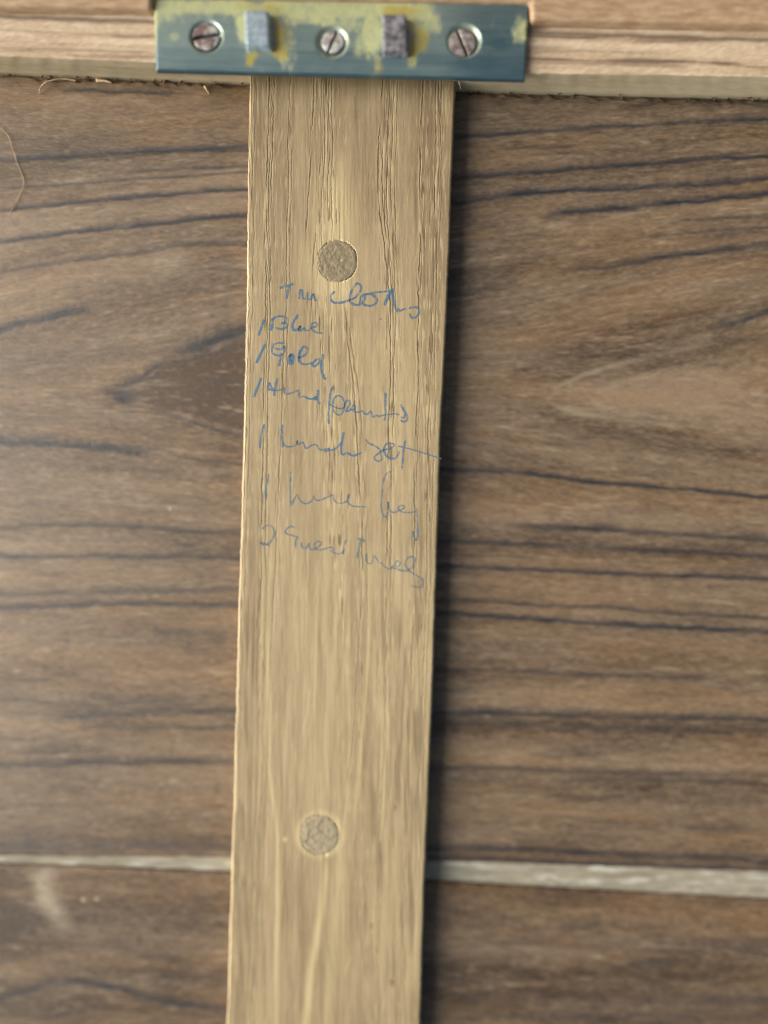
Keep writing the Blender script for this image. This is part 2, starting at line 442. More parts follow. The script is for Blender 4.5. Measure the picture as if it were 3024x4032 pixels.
# --- upper board
nu, nv = 640, 860
uu = cols(nu)[None, :].repeat(nv, 0)
tt = np.linspace(0, 1, nv)[:, None]
vtop = lin(E1, uu[0]) - 60; vbot = lin(E_UP, uu[0]) + 5 * (vn(uu[0] / 40, 0 * uu[0], 8) - .5)
vv = vtop[None] * (1 - tt) + vbot[None] * tt
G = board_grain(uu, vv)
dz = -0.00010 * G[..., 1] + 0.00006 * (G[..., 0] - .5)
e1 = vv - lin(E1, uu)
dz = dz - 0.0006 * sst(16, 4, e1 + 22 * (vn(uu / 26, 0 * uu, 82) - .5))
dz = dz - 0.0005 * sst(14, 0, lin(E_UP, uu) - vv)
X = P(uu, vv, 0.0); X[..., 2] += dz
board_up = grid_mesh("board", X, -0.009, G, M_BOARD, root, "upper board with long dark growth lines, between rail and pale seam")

# --- lower board
nv = 300
uu = cols(nu)[None, :].repeat(nv, 0); tt = np.concatenate([np.linspace(0, .25, 150), np.linspace(.25, 1, 151)[1:]])[:, None]
vtop = lin(E_LOW, uu[0]) + 5 * (vn(uu[0] / 50, 0 * uu[0], 9) - .5); vbot = 6500 + .03 * (uu[0] - 1400)
vv = vtop[None] * (1 - tt) + vbot[None] * tt
G = board_grain(uu, vv)
dz = -0.0001 * G[..., 1] + 0.00006 * (G[..., 0] - .5) - 0.0002 * sst(12, 0, vv - vtop[None])
X = P(uu, vv, 0.0); X[..., 2] += dz
board_lo = grid_mesh("board", X, -0.009, G, M_BOARD, root, "lower board below the pale seam")

# --- exposed tongue in the seam: sits back from the faces, slopes away to a dark slit at the lower board
nv = 14
uu = cols(480)[None, :].repeat(nv, 0); tt = np.linspace(0, 1, nv)[:, None]
va = lin(E_UP, uu[0]) - 10; vb = lin(E_LOW, uu[0]) + 10
vv = va[None] * (1 - tt) + vb[None] * tt
ton = .5 + .9 * (fbm(uu / 160, vv / 9, 41) - .5) + .5 * (fbm(uu / 40, vv / 6, 43) - .5)
ve = .9 * sst(.55, .8, fbm(uu / 120, vv / 12, 44)) * .5
pl = .6 * sst(.55, .8, fbm(uu / 90, vv / 14, 45))
near_low = lin(E_LOW, uu) - vv
ve = np.maximum(ve, .85 * sst(9, 2, near_low))
X = P(uu, vv, -0.0007)
X[..., 2] -= 0.0009 * sst(10, 0, near_low) + 0.00015 * fbm(uu / 60, vv / 8, 46)
grid_mesh("tongue", X, -0.004, np.clip(np.stack([ton, ve, pl], -1), 0, 1), M_TONGUE, root, "pale unaged strip of wood showing in the seam")

# ------------------------------------------------------------------ batten
BL = [(300, 983), (700, 974), (1167, 970), (1732, 957), (2534, 935), (3409, 911), (4032, 893)]
BR = [(300, 1797), (784, 1777), (1130, 1765), (1750, 1735), (2734, 1704), (3464, 1673), (4032, 1655)]
PLUGS = [(1329, 1027, 80), (1260, 3287, 77)]
nu, nv = 560, 680
s = np.linspace(0, 1, nu)[None, :].repeat(nv, 0)
vc = np.concatenate([np.linspace(262, 4300, nv - 60), np.linspace(4300, 6300, 61)[1:]])[:, None].repeat(nu, 1)
ul = lin(BL, vc); ur = lin(BR, vc)
# worn, slightly ragged edges
ul = ul + 2.5 * (vn(vc / 55, 0 * vc, 21) - .5) + 2 * (vn(vc / 8, 0 * vc, 22) - .5)
ur = ur + 2 * (vn(vc / 75, 0 * vc, 23) - .5) + 1.5 * (vn(vc / 9, 0 * vc, 24) - .5)
uu = ul + s * (ur - ul)
vv = vc + .03 * (uu - 1390)
# grain lines run a little askew to the edges
TRACKS = [  # (v, across 0..1) points, half-width px, strength, v-range
    ([(300, .012), (4400, .012)], 4, .8), ([(300, .035), (1500, .03), (4400, .03)], 3, .6),
    ([(300, .095), (1100, .10), (2000, .105), (3000, .12), (4400, .10)], 4.5, .9),
    ([(300, .118), (1100, .12), (2000, .125), (2600, .14), (4400, .15)], 4, .8),
    ([(300, .108), (900, .108), (1700, .112)], 3.5, .8),
    ([(300, .20), (1300, .195), (1800, .19), (2600, .17), (4400, .17)], 4, .7),
    ([(300, .215), (1500, .212), (2300, .20)], 3, .6),
    ([(300, .31), (700, .305), (1000, .29)], 4, .8),
    ([(300, .35), (800, .355), (1000, .33), (1300, .32)], 3.5, .7), ([(300, .385), (600, .395), (900, .40)], 3.5, .85),
    ([(300, .40), (600, .41), (980, .425)], 3.5, .75), ([(340, .37), (700, .372), (960, .36)], 3, .7),
    ([(1150, .47), (1300, .505), (1550, .55), (1700, .575), (2000, .61), (2300, .625), (2900, .60), (3400, .55)], 4.5, .85),
    ([(1180, .485), (1400, .53), (1650, .57), (1950, .60), (2300, .64)], 4, .8),
    ([(1250, .51), (1600, .585), (1900, .625), (2400, .655), (3000, .66)], 3.5, .6),
    ([(300, .645), (600, .635), (800, .648), (1000, .685), (1250, .72), (1500, .735), (2000, .74), (2700, .76), (4400, .76)], 4.5, .95),
    ([(300, .665), (600, .655), (800, .668), (1000, .70), (1250, .735), (1600, .755), (2400, .765)], 4, .9),
    ([(300, .685), (600, .675), (850, .69), (1050, .715), (1300, .745)], 3.5, .85),
    ([(300, .702), (700, .70), (1000, .725), (1400, .76)], 3.5, .8), ([(320, .72), (700, .72), (1100, .742)], 3, .7),
    ([(300, .84), (700, .84), (1000, .855), (1500, .87), (2200, .88), (3200, .90), (4400, .89)], 4.5, .95),
    ([(600, .85), (1100, .868), (1700, .885), (2600, .90)], 3, .6),
    ([(300, .905), (600, .91), (1100, .925), (1700, .935), (2400, .95), (4400, .95)], 4, .8),
    ([(300, .93), (500, .93), (900, .94), (1600, .955)], 3, .7), ([(1500, .965), (2400, .97), (4400, .965)], 4, .6),
    ([(2000, .33), (2600, .34), (3300, .33)], 4, .35), ([(2300, .10), (3000, .115), (4400, .09)], 6, .6),
]
w_px = ur - ul
sk = uu + .012 * (vv - 2000) * 0
broad = fbm(uu / 130, vv / 1500, 51, 3)
fine1 = fbm(uu / 11, vv / 260, 53, 2)
fine2 = fbm(uu / 5.5, vv / 90, 55, 2)
u_j = uu + 3 * (vn(vv / 40, s * 30, 58) - .5) + 2 * (vn(vv / 13, s * 60, 56) - .5)
dash = vn(u_j / 3.5, vv / 85, 57)
dash2 = vn(u_j / 3.6, vv / 60, 60)
# open-pored bands of early wood: many hairline pores side by side
bands = np.zeros_like(uu)
for pts, bw, st in (([(300, .105), (2000, .11), (3000, .13), (4400, .12)], .035, 1), ([(300, .02), (4400, .02)], .03, .9),
                    ([(300, .37), (700, .38), (950, .37), (1250, .38), (1400, .40)], .075, 1), ([(300, .20), (1800, .19), (3000, .17)], .03, .7),
                    ([(1150, .48), (1550, .555), (2000, .615), (2600, .63), (3400, .57)], .045, 1),
                    ([(300, .685), (700, .675), (1000, .705), (1400, .74), (2400, .76), (4400, .765)], .05, 1.1),
                    ([(300, .85), (1500, .875), (4400, .90)], .03, .9), ([(300, .92), (4400, .95)], .045, .9)):
    bands = np.maximum(bands, st * np.exp(-((s - lin(pts, vv)) / bw) ** 2))
bands = bands * (1 - .5 * sst(1700, 2800, vv))
tone = .58 + .75 * (broad - .5) + .45 * (fine1 - .5) + .40 * (fine2 - .5)
th = .97 - .27 * bands
vein = .58 * sst(th, th + .12, dash) * (.35 + .65 * np.clip(bands * 1.5, 0, 1))
pale = .55 * sst(.72 - .15 * bands, .95 - .15 * bands, dash2) * (.25 + .75 * np.clip(bands, 0, 1))
jit = 7 * (vn(vv / 190, s * 10, 61) - .5) + 4 * (vn(vv / 34, s * 60, 62) - .5) + 3 * (vn(vv / 12, s * 90, 64) - .5)
depth = 0.6 * vein
for k, (pts, w, st) in enumerate(TRACKS):
    a, b = pts[0][0], pts[-1][0]
    c = lin(pts, vv)
    dd = (s - c) * w_px + jit
    brk = sst(.22, .48, vn(vv / 110, 0 * vv + k * 3.7, 300 + k))
    ends = (sst(a - 10, a + 90, vv) if a > 310 else 1) * ((1 - sst(b - 120, b, vv)) if b < 4390 else 1)
    soft = 1 - .5 * sst(1900, 3000, vv)
    mk = np.exp(-(dd / (w * .42)) ** 2) * st * brk * ends * soft
    vein = np.maximum(vein, mk); depth = np.maximum(depth, mk)
    lip = np.exp(-((np.abs(dd) - w * 1.4) / (w * .6)) ** 2) * st * brk * ends
    pale = np.maximum(pale, .36 * lip)
    tone = tone - .10 * np.exp(-(dd / (w * 5)) ** 2) * st * ends
# yellow sapwood flare round the upper plug, and streaks about the lower one
cx = lin([(450, .42), (800, .44), (1030, .42), (1250, .45)], vv)
wd = lin([(450, .04), (800, .085), (1030, .13), (1150, .10), (1280, .03)], vv).clip(.012, 1)
yel = np.exp(-((s - cx) / wd) ** 2) * sst(480, 850, vv) * (1 - sst(1120, 1290, vv - 60 * (fine1 - .5)))
pale = np.maximum(pale, .95 * yel * (.15 + .9 * vn(u_j / 6, vv / 160, 48) + .3 * (fine2 - .5)))
scr = vn((uu + .22 * vv) / 5, (vv - .22 * uu) / 130, 49)
pale = np.maximum(pale, .30 * sst(.80, .95, scr) * sst(.4, .7, fbm(uu / 120, vv / 160, 50)))
for (pts, w, a, st) in (
        ([(2200, .155), (2600, .16), (3000, .17), (3300, .235), (4400, .27)], .012, 2100, .8),
        ([(3330, .50), (3600, .47), (3800, .43), (4032, .41), (4400, .40)], .022, 3320, .95),
        ([(3330, .56), (3600, .55), (3900, .52), (4400, .52)], .05, 3330, .5),
        ([(2250, .40), (2900, .40)], .008, 2200, .5), ([(2250, .50), (2700, .50)], .008, 2200, .4),
        ([(2200, .66), (2600, .665), (3000, .64), (3300, .62)], .012, 2100, .65),
        ([(2300, .75), (2900, .755), (3300, .74)], .009, 2300, .5), ([(1800, .115), (2500, .125), (3300, .13)], .010, 1700, .6)):
    b = pts[-1][0]
    mk = np.exp(-((s - lin(pts, vv) + jit * .4 / w_px) / w) ** 2) * sst(a, a + 150, vv) * ((1 - sst(b - 150, b, vv)) if b < 4390 else 1)
    pale = np.maximum(pale, st * .75 * mk * (.45 + .7 * fine1))
low = .8 * sst(1700, 2600, vv)
st1 = fbm(uu / 34 + .4 * (vn(vv / 300, s * 3, 141) - .5), vv / 420, 142, 3)
tone = tone + low * .9 * (st1 - .5)
edges = np.exp(-((s - .90) / .12) ** 2) + .8 * np.exp(-((s - .06) / .08) ** 2) + .6 * np.exp(-((s - .72) / .06) ** 2)
vein = np.maximum(vein, low * .55 * sst(.50, .72, fbm(uu / 12, vv / 190, 143, 2)) * np.clip(edges, 0, 1))
vein = np.maximum(vein, low * .22 * sst(.56, .74, fbm(uu / 10, vv / 240, 144, 2)))
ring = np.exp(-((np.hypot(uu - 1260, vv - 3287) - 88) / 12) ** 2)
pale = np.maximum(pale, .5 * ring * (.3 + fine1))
for (a, b, q) in ((1332, 3270, 11), (1290, 3366, 12), (1196, 3318, 9), (1200, 3236, 9), (1122, 3305, 8)):  # pale chips and specks, with a glint on the plug's rim painted in
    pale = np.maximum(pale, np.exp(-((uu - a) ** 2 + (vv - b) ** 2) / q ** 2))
# mauve-brown streak between the yellow ones at the foot, and the paler middle length
tone = tone - .30 * np.exp(-((s - lin([(3300, .33), (3700, .345), (4400, .34)], vv)) / .07) ** 2) * sst(3250, 3500, vv)
tone = tone + .20 * np.exp(-((s - .42) / .22) ** 2) * sst(1700, 2300, vv) * (1 - sst(3000, 3600, vv))
tone = tone - .26 * (1 - sst(330, 1500, vv)) + .10 * sst(1900, 3000, vv)  # head browner, foot paler: wood tone plus a painted fall-off in light
# worn arrises, the light they catch painted in as paler wood; small dents and specks
tone = tone + .12 * sst(.03, .0, s)
pale = np.maximum(pale, .35 * sst(.022, .004, s) * fine2 * sst(1200, 2600, vv)); pale = np.maximum(pale, .35 * sst(.97, .995, s) * fine1 * sst(1500, 2600, vv))
for (a, b, ru, rv, st) in ((1665, 740, 5, 24, .9), (1740, 830, 7, 26, .35), (1142, 905, 7, 16, .5), (1560, 985, 10, 30, .45), (1498, 1258, 5, 5, 0),
                           (1545, 3868, 9, 16, .7), (1462, 3645, 7, 14, .5), (1555, 3178, 10, 12, .5), (963, 3480, 12, 30, .35)):
    vein = np.maximum(vein, st * np.exp(-((uu - a) / ru) ** 2 - ((vv - b) / rv) ** 2))
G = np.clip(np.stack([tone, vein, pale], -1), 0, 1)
dz = -0.00007 * depth + 0.00002 * (fine1 - .5) + 0.00001 * (fine2 - .5) + 0.00003 * lip * 0
# rounded arrises
px = 6.2e-5
for dist, rr in ((s * w_px * px, .0007), ((1 - s) * w_px * px, .0007)):
    t = np.clip(1 - dist / rr, 0, 1)
    dz = dz - rr * (1 - np.sqrt(np.clip(1 - t * t, 0, 1)))
hole = np.zeros_like(dz)
for (a, b, r) in PLUGS:
    rr = np.hypot(uu - a, vv - b) + 3.5 * (vn(np.arctan2(vv - b, uu - a) * 4, 0 * uu + a, 63) - .5)
    hole = np.maximum(hole, sst(r - 1, r - 5, rr))
dz = dz * (1 - hole) - 0.0011 * hole
X = P(uu, vv, ZB); X[..., 2] += dz
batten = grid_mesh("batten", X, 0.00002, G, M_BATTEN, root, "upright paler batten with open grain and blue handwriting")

# plugs filling the counterbored holes
for k, (a, b, r) in enumerate(PLUGS):
    nr, na = 26, 72
    th = np.linspace(0, 2 * math.pi, na + 1)[None, :].repeat(nr, 0)
    ra = np.linspace(0.0, 1, nr)[:, None].repeat(na + 1, 1)
    rim = 1 + .05 * (vn(th * 2, 0 * th + k, 66) - .5) + .035 * (vn(th * 9, 0 * th + k, 68) - .5)
    rim[:, -1] = rim[:, 0]
    uu = a + r * ra * rim * np.cos(th); vv = b + r * ra * rim * np.sin(th)
    h = fbm(uu / 13, vv / 16, 67 + k, 3) - .5
    X = P(uu, vv, ZB + .00005)
    X[..., 2] += .0002 * h - .00010 * sst(.9, 1, ra)
    X[:, -1] = X[:, 0]
    me = bpy.data.meshes.new("wood_plug")
    vs = X.reshape(-1, 3).tolist(); n1 = na + 1; fs = []
    for i in range(nr - 1):
        for j in range(na):
            p = i * n1
            fs.append((p + j, p + n1 + j, p + n1 + j + 1, p + j + 1))
    base = len(vs)
    for j in range(n1):
        q = vs[(nr - 1) * n1 + j]; vs.append((q[0], q[1], ZB - .0012))
    for j in range(na):
        p = (nr - 1) * n1
        fs.append((p + j, base + j, base + j + 1, p + j + 1))
    me.from_pydata(vs, [], fs)
    bm = bmesh.new(); bm.from_mesh(me); bmesh.ops.remove_doubles(bm, verts=bm.verts, dist=1e-7); bmesh.ops.recalc_face_normals(bm, faces=bm.faces)
    for f in bm.faces: f.smooth = True
    bm.to_mesh(me); bm.free()
    link("wood_plug", me, M_PLUG if k == 0 else M_PLUG2, batten, "dark greyish plug above the writing" if k == 0 else "paler plug with a chipped rim, below the writing")


# ------------------------------------------------------------------ handwriting on the batten
def cat(pts, n=7):
    p = np.array(pts, float)
    if len(p) < 3: 
        t = np.linspace(0, 1, 8)[:, None]; return p[0] * (1 - t) + p[1] * t
    q = np.vstack([2 * p[0] - p[1], p, 2 * p[-1] - p[-2]])
    out = []
    for i in range(1, len(q) - 2):
        for t in np.linspace(0, 1, n, endpoint=False):
            a, b, c, e = q[i - 1], q[i], q[i + 1], q[i + 2]
            out.append(.5 * ((2 * b) + (-a + c) * t + (2 * a - 5 * b + 4 * c - e) * t * t + (-a + 3 * b - 3 * c + e) * t ** 3))
    out.append(p[-1])
    return np.array(out)


def write(label, org, sc, strokes):
    vs, fs, pr = [], [], []
    for st in strokes:
        w, press, pts = st
        c = cat(pts) * sc + np.array(org)
        t = np.gradient(c, axis=0); t /= np.linalg.norm(t, axis=1)[:, None] + 1e-9
        nrm = np.stack([-t[:, 1], t[:, 0]], -1)
        i = np.arange(len(c))
        hw = w * .47 * (.75 + .45 * vn(i / 5.0, 0 * i + c[0, 0], 91))
        hw[0] *= .5; hw[-1] *= .5
        a = P(*(c + nrm * hw[:, None]).T, ZB + 3e-5); b = P(*(c - nrm * hw[:, None]).T, ZB + 3e-5)
        z = 2e-6 * len(fs) / 50.0
        a[:, 2] += z; b[:, 2] += z
        base = len(vs)
        for k in range(len(c)):
            vs += [a[k], b[k]]; pr += [press, press]
        for k in range(len(c) - 1):
            fs.append((base + 2 * k, base + 2 * k + 1, base + 2 * k + 3, base + 2 * k + 2))
    me = bpy.data.meshes.new("handwritten_line")
    me.from_pydata([tuple(x) for x in vs], [], fs)
    at = me.attributes.new("press", 'FLOAT', 'POINT'); at.data.foreach_set("value", np.array(pr, np.float32))
    return link("handwritten_line", me, M_INK, batten, label)


write("blue ink words Tea cloths", (1060, 1100), .3858, [
    (11, .9, [(105, 90), (150, 72), (200, 60), (245, 42)]), (12, .9, [(205, 62), (195, 110), (182, 150), (178, 200)]),
    (9, .85, [(305, 200), (308, 150), (318, 110), (335, 115), (338, 150), (345, 190), (360, 200), (372, 190)]),
    (10, .9, [(392, 130), (388, 180), (400, 205), (425, 195), (450, 150), (455, 190), (470, 212), (485, 218)]),
    (9, .8, [(668, 120), (655, 135), (632, 160), (630, 200)]), (9, .85, [(630, 200), (645, 230), (690, 240), (760, 232), (815, 212), (860, 195), (900, 160), (930, 110), (935, 70), (905, 40), (875, 60), (845, 110), (822, 170), (820, 220), (850, 250), (900, 262), (935, 250), (965, 215), (980, 165)]),
    (10, .9, [(920, 260), (930, 200), (960, 160), (1020, 150), (1070, 170), (1098, 205), (1085, 245), (1040, 268), (985, 265), (955, 250)]),
    (9, .9, [(960, 158), (1060, 138), (1160, 125), (1240, 120), (1262, 90)]), (14, 1, [(1258, 95), (1225, 150), (1200, 200), (1172, 265)]),
    (10, .8, [(1258, 95), (1262, 170), (1272, 250), (1290, 300), (1310, 335)]), (8, .7, [(1300, 290), (1335, 320), (1365, 305), (1395, 300)]),
    (9, .8, [(1420, 295), (1470, 285), (1515, 290), (1532, 320), (1515, 365), (1480, 392), (1445, 385), (1432, 345)]),
    (9, .7, [(1132, 402), (1140, 408)])])
write("blue ink words 1 Blue", (960, 1220), .2411, [
    (11, 1, [(325, 155), (300, 250), (268, 330), (238, 420)]), (11, 1, [(440, 340), (455, 270), (465, 200), (470, 130)]),
    (9, .85, [(445, 200), (490, 135), (560, 105), (640, 110), (690, 135), (690, 185), (650, 215), (600, 215)]),
    (9, .85, [(625, 210), (690, 225), (700, 260), (660, 300), (590, 312), (510, 285)]),
    (12, .95, [(890, 75), (830, 160), (790, 240), (800, 315), (850, 328), (890, 310), (920, 265), (905, 330), (930, 350)]),
    (8, .8, [(930, 345), (985, 295), (1000, 335), (1060, 330), (1110, 290), (1180, 270), (1195, 225), (1150, 205), (1105, 240), (1100, 300), (1140, 345), (1210, 375), (1285, 380)])])
write("blue ink words 1 Gold", (960, 1220), .2411, [
    (12, 1, [(345, 560), (300, 660), (250, 770), (200, 870)]),
    (9, .85, [(650, 545), (570, 540), (490, 570), (455, 640), (470, 710), (540, 742), (620, 740), (660, 690), (660, 600), (610, 640), (540, 640), (500, 610)]),
    (11, .9, [(610, 700), (605, 780), (585, 850), (570, 920)]),
    (12, .9, [(770, 715), (735, 780), (735, 860), (770, 885), (800, 830), (805, 760), (775, 730), (760, 790), (770, 850)]),
    (11, .95, [(905, 860), (890, 800), (910, 700), (935, 650)]), (9, .85, [(880, 790), (950, 760), (1010, 720), (1035, 650), (1010, 605), (965, 610), (920, 690), (905, 800), (930, 870), (985, 890), (1060, 880), (1120, 865)]),
    (9, .85, [(1240, 805), (1190, 810), (1130, 860), (1120, 905), (1150, 925), (1210, 880), (1240, 820)]),
    (11, .9, [(1290, 720), (1280, 800), (1262, 880), (1262, 970), (1285, 1050), (1330, 1145)])])
write("blue ink words 1 Hand painted", (960, 1460), .4219, [
    (10, 1, [(162, 65), (135, 135), (112, 195), (92, 250)]), (8, .85, [(235, 185), (228, 140), (238, 115), (255, 150), (278, 190)]),
    (9, .9, [(312, 65), (298, 130), (288, 185), (282, 235)]), (6, .8, [(228, 165), (270, 185), (320, 180), (372, 170)]),
    (9, .8, [(378, 150), (380, 200), (400, 215), (450, 205), (510, 185), (518, 240), (560, 240), (600, 258), (650, 262), (680, 240)]),
    (9, .9, [(692, 175), (688, 230), (690, 285), (712, 310)]), (8, .85, [(645, 262), (672, 240), (680, 262), (655, 270)]),
    (9, .9, [(835, 145), (808, 200), (798, 300), (790, 400), (792, 498)]),
    (7, .85, [(800, 310), (830, 330), (880, 350), (930, 345), (935, 290), (910, 245), (875, 232), (840, 260), (828, 320), (840, 380), (880, 412), (920, 395), (938, 340), (945, 295), (972, 275), (990, 300), (970, 345), (950, 375), (985, 370), (1010, 335), (1025, 320), (1035, 345), (1010, 365), (1000, 355)]),
    (7, .8, [(1005, 360), (1040, 385), (1075, 385), (1105, 375), (1130, 405), (1160, 400), (1185, 380), (1200, 430), (1235, 415), (1260, 425), (1310, 410)]),
    (8, .85, [(1322, 205), (1318, 300), (1320, 390), (1312, 465)]), (6, .8, [(1312, 410), (1370, 405), (1410, 400), (1450, 412)]),
    (8, .85, [(1460, 315), (1490, 365), (1520, 420), (1522, 460), (1490, 475), (1460, 460)]), (7, .8, [(1460, 435), (1495, 435), (1500, 405)])])
write("blue ink words 1 Lunch set with a dash", (980, 1650), .4822, [
    (10, .95, [(122, 42), (108, 100), (95, 170), (87, 240)]), (9, .9, [(275, 45), (270, 120), (272, 190), (275, 232)]),
    (7, .85, [(275, 185), (300, 222), (350, 225), (385, 205), (395, 178), (400, 210), (440, 190), (465, 240), (510, 215), (550, 210), (575, 245), (610, 250), (650, 240), (640, 262), (610, 258)]),
    (8, .85, [(640, 255), (690, 250), (730, 220), (752, 190)]), (9, .95, [(770, 105), (760, 180), (750, 240), (760, 290), (800, 278), (850, 300), (890, 285), (915, 275)]),
    (7, .85, [(950, 165), (975, 195), (1020, 215), (1062, 245), (1075, 290), (1080, 330), (1050, 345), (1022, 315), (1050, 285), (1095, 255), (1150, 240), (1185, 215), (1165, 198), (1120, 205), (1100, 250), (1120, 300), (1170, 325), (1205, 310), (1230, 260)]),
    (8, .95, [(1275, 175), (1262, 250), (1255, 330), (1248, 405)]), (6, .9, [(1215, 220), (1290, 238), (1380, 262), (1470, 292), (1575, 325)])])
write("blue ink words 1 linen bag, slightly faded", (980, 1840), .4340, [
    (7, .8, [(175, 60), (165, 130), (155, 200), (148, 285)]), (6, .8, [(378, 38), (376, 140), (374, 250), (380, 360)]),
    (6, .75, [(385, 345), (410, 290), (440, 250), (455, 290), (500, 328), (550, 318), (585, 280), (588, 262), (600, 290), (640, 300), (700, 275), (765, 252), (775, 300), (810, 325), (860, 320), (895, 295), (908, 250), (898, 260), (892, 310), (920, 340), (960, 355), (1070, 358)]),
    (6, .75, [(1295, 35), (1250, 55), (1222, 110), (1210, 200), (1200, 310), (1205, 400), (1225, 445), (1250, 440), (1265, 390), (1262, 310), (1270, 380), (1310, 410), (1350, 395), (1400, 375), (1405, 350), (1365, 350), (1355, 385), (1400, 408), (1460, 410), (1515, 400)]),
    (8, .7, [(1520, 370), (1522, 450), (1528, 540), (1530, 620), (1515, 660), (1492, 630), (1488, 580)])])
write("blue ink words 2 Guest Towels, faint", (980, 2050), .4460, [
    (7, .65, [(115, 75), (150, 45), (195, 48), (222, 85), (215, 145), (180, 195), (130, 215), (100, 195), (130, 200), (190, 222)]),
    (7, .65, [(402, 62), (375, 50), (335, 70), (320, 100), (345, 122), (400, 135), (435, 148), (415, 170), (410, 240)]),
    (7, .6, [(462, 190), (470, 235), (505, 242), (530, 200), (535, 245), (575, 255), (620, 225), (640, 195), (600, 185), (575, 220), (600, 255), (650, 255), (700, 240), (730, 235), (745, 260), (725, 275), (715, 255)]),
    (8, .65, [(855, 170), (840, 230), (830, 300)]), (6, .6, [(730, 280), (770, 290), (810, 290), (850, 250)]),
    (8, .65, [(955, 155), (985, 165), (1030, 180)]), (8, .65, [(985, 165), (970, 250), (952, 335)]),
    (6, .6, [(1035, 285), (1035, 345), (1055, 380), (1090, 365), (1100, 310), (1130, 340), (1150, 380), (1170, 370), (1190, 400), (1240, 425), (1270, 400), (1275, 425), (1310, 415), (1335, 375), (1310, 355), (1290, 390), (1310, 430)]),
    (7, .6, [(1310, 430), (1350, 440), (1400, 440), (1450, 400), (1465, 340), (1430, 318), (1390, 340), (1382, 390), (1410, 440), (1470, 480), (1520, 510), (1535, 555), (1510, 585), (1465, 585), (1425, 575)])])


# ------------------------------------------------------------------ rail across the head
def rail_grain(u, v, seed, sx=220, sy=14, skew=.025):
    w = v - skew * u
    a = fbm(u / 500, w / 30, seed, 3); b = fbm(u / sx, w / sy, seed + 1, 2)
    c2 = fbm(u / 16 + w / 12, w / 9, seed + 2, 2)
    tone = .55 + .9 * (a - .5) + .4 * (b - .5) + .6 * (c2 - .5)
    pale = .6 * sst(.58, .8, c2) * sst(.35, .6, a)
    vein = .7 * sst(.40, .22, a) * sst(.5, .3, b)
    return tone, vein, pale


nu = 520
u1 = cols(nu); nu = len(u1)
# underside, from the boards up to the front edge (front edge slightly worn)
nv = 16
tt = np.linspace(0, 1, nv)[:, None]
A0 = P(u1, lin(E1, u1), 0.0); A1 = P(u1, lin(E2, u1) + 3 * (vn(u1 / 40, 0 * u1, 70) - .5), ZR)
yo = A0[:, 1] * .5 + A1[:, 1] * .5
Xu = A0[None] * (1 - tt[..., None]) + A1[None] * tt[..., None]
Xu[0, :, 2] = -0.001
uu = u1[None, :].repeat(nv, 0); vv = tt * 75
t_, v_, p_ = rail_grain(uu * .5, vv, 75, 400, 16, 0)
wear = sst(.86, .98, tt) * (.5 + vn(uu / 60, 0 * uu, 77))
edge_d = .5 * sst(.10, 0, tt)
GU = np.clip(np.stack([t_, v_ * .7 + edge_d, p_ * .4 + .5 * wear], -1), 0, 1)
# front face
nv = 60
tt = np.linspace(0, 1, nv)[:, None]
vb = lin(E2, u1); vt = lin(E3, u1) - 70
uu = u1[None, :].repeat(nv, 0); vv = vb[None] * (1 - tt) + vt[None] * tt
t_, v_, p_ = rail_grain(uu, vv, 85)
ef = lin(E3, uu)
v_ = np.maximum(v_, .75 * np.exp(-((vv - ef - 8 - 6 * vn(uu / 80, 0 * uu, 86)) / 11) ** 2))  # dark line under the step: its shadow painted onto the face
# streaks seen on the real rail face
for pts, w, st in (([(440, 140), (520, 146), (610, 142)], 7, .55), ([(0, 118), (300, 132), (420, 138)], 6, .3), ([(0, 188), (300, 196), (600, 210)], 6, .4),
                   ([(2080, 205), (2300, 200), (2600, 210)], 6, .35), ([(2100, 246), (2400, 252), (2700, 262)], 7, .5), ([(2080, 190), (2200, 188)], 14, .35)):
    v_ = np.maximum(v_, st * np.exp(-((vv - lin(pts, uu)) / w) ** 2) * sst(pts[0][0] - 60, pts[0][0] + 30, uu) * (1 - sst(pts[-1][0] - 40, pts[-1][0] + 60, uu)))
GF = np.clip(np.stack([t_, v_, p_], -1), 0, 1)
Xf = P(uu, vv, ZR)
Xf[..., 2] += .00012 * (t_ - .5)
Xf[0] = A1
rail = grid_mesh("rail", Xf, None, GF, M_RAIL, root, "pale rail across the head of the panel")
grid_mesh("rail_underside", Xu, None, GU, M_RAILU, rail, "greyish lower face of the rail", flip=False)

# stepped lip along the rail, notched round the brass plate
lip_px = [(U0, -348), (U1, -102), (U1, 145), (2900, 91), (2500, 84), (2094, 74), (2090, 6), (1400, -6), (597, -18), (592, 31), (300, 26), (0, 21), (U0, -20)]
ZL = ZR + .003
bm = bmesh.new()
top = [bm.verts.new(P(a, b, ZL)) for a, b in lip_px]
bot = [bm.verts.new((t.co.x, t.co.y, ZR - .0008)) for t in top]
bm.faces.new(top)
n = len(top)
for i in range(n):
    bm.faces.new((top[i], bot[i], bot[(i + 1) % n], top[(i + 1) % n]))
bmesh.ops.recalc_face_normals(bm, faces=bm.faces)
me = bpy.data.meshes.new("stepped_lip"); bm.to_mesh(me); bm.free()
M_LIP = simple("lip_teak", (0.32, 0.20, 0.115), (0.54, 0.41, 0.275), (260, 1600, 1600), 0.5, bump=.0002, lo=.35, hi=.65)
lip = link("stepped_lip", me, M_LIP, rail, "orange-brown raised lip of the rail, cut away round the brass plate")
bv = lip.modifiers.new("bevel", 'BEVEL'); bv.width = .0008; bv.segments = 3; bv.limit_method = 'ANGLE'

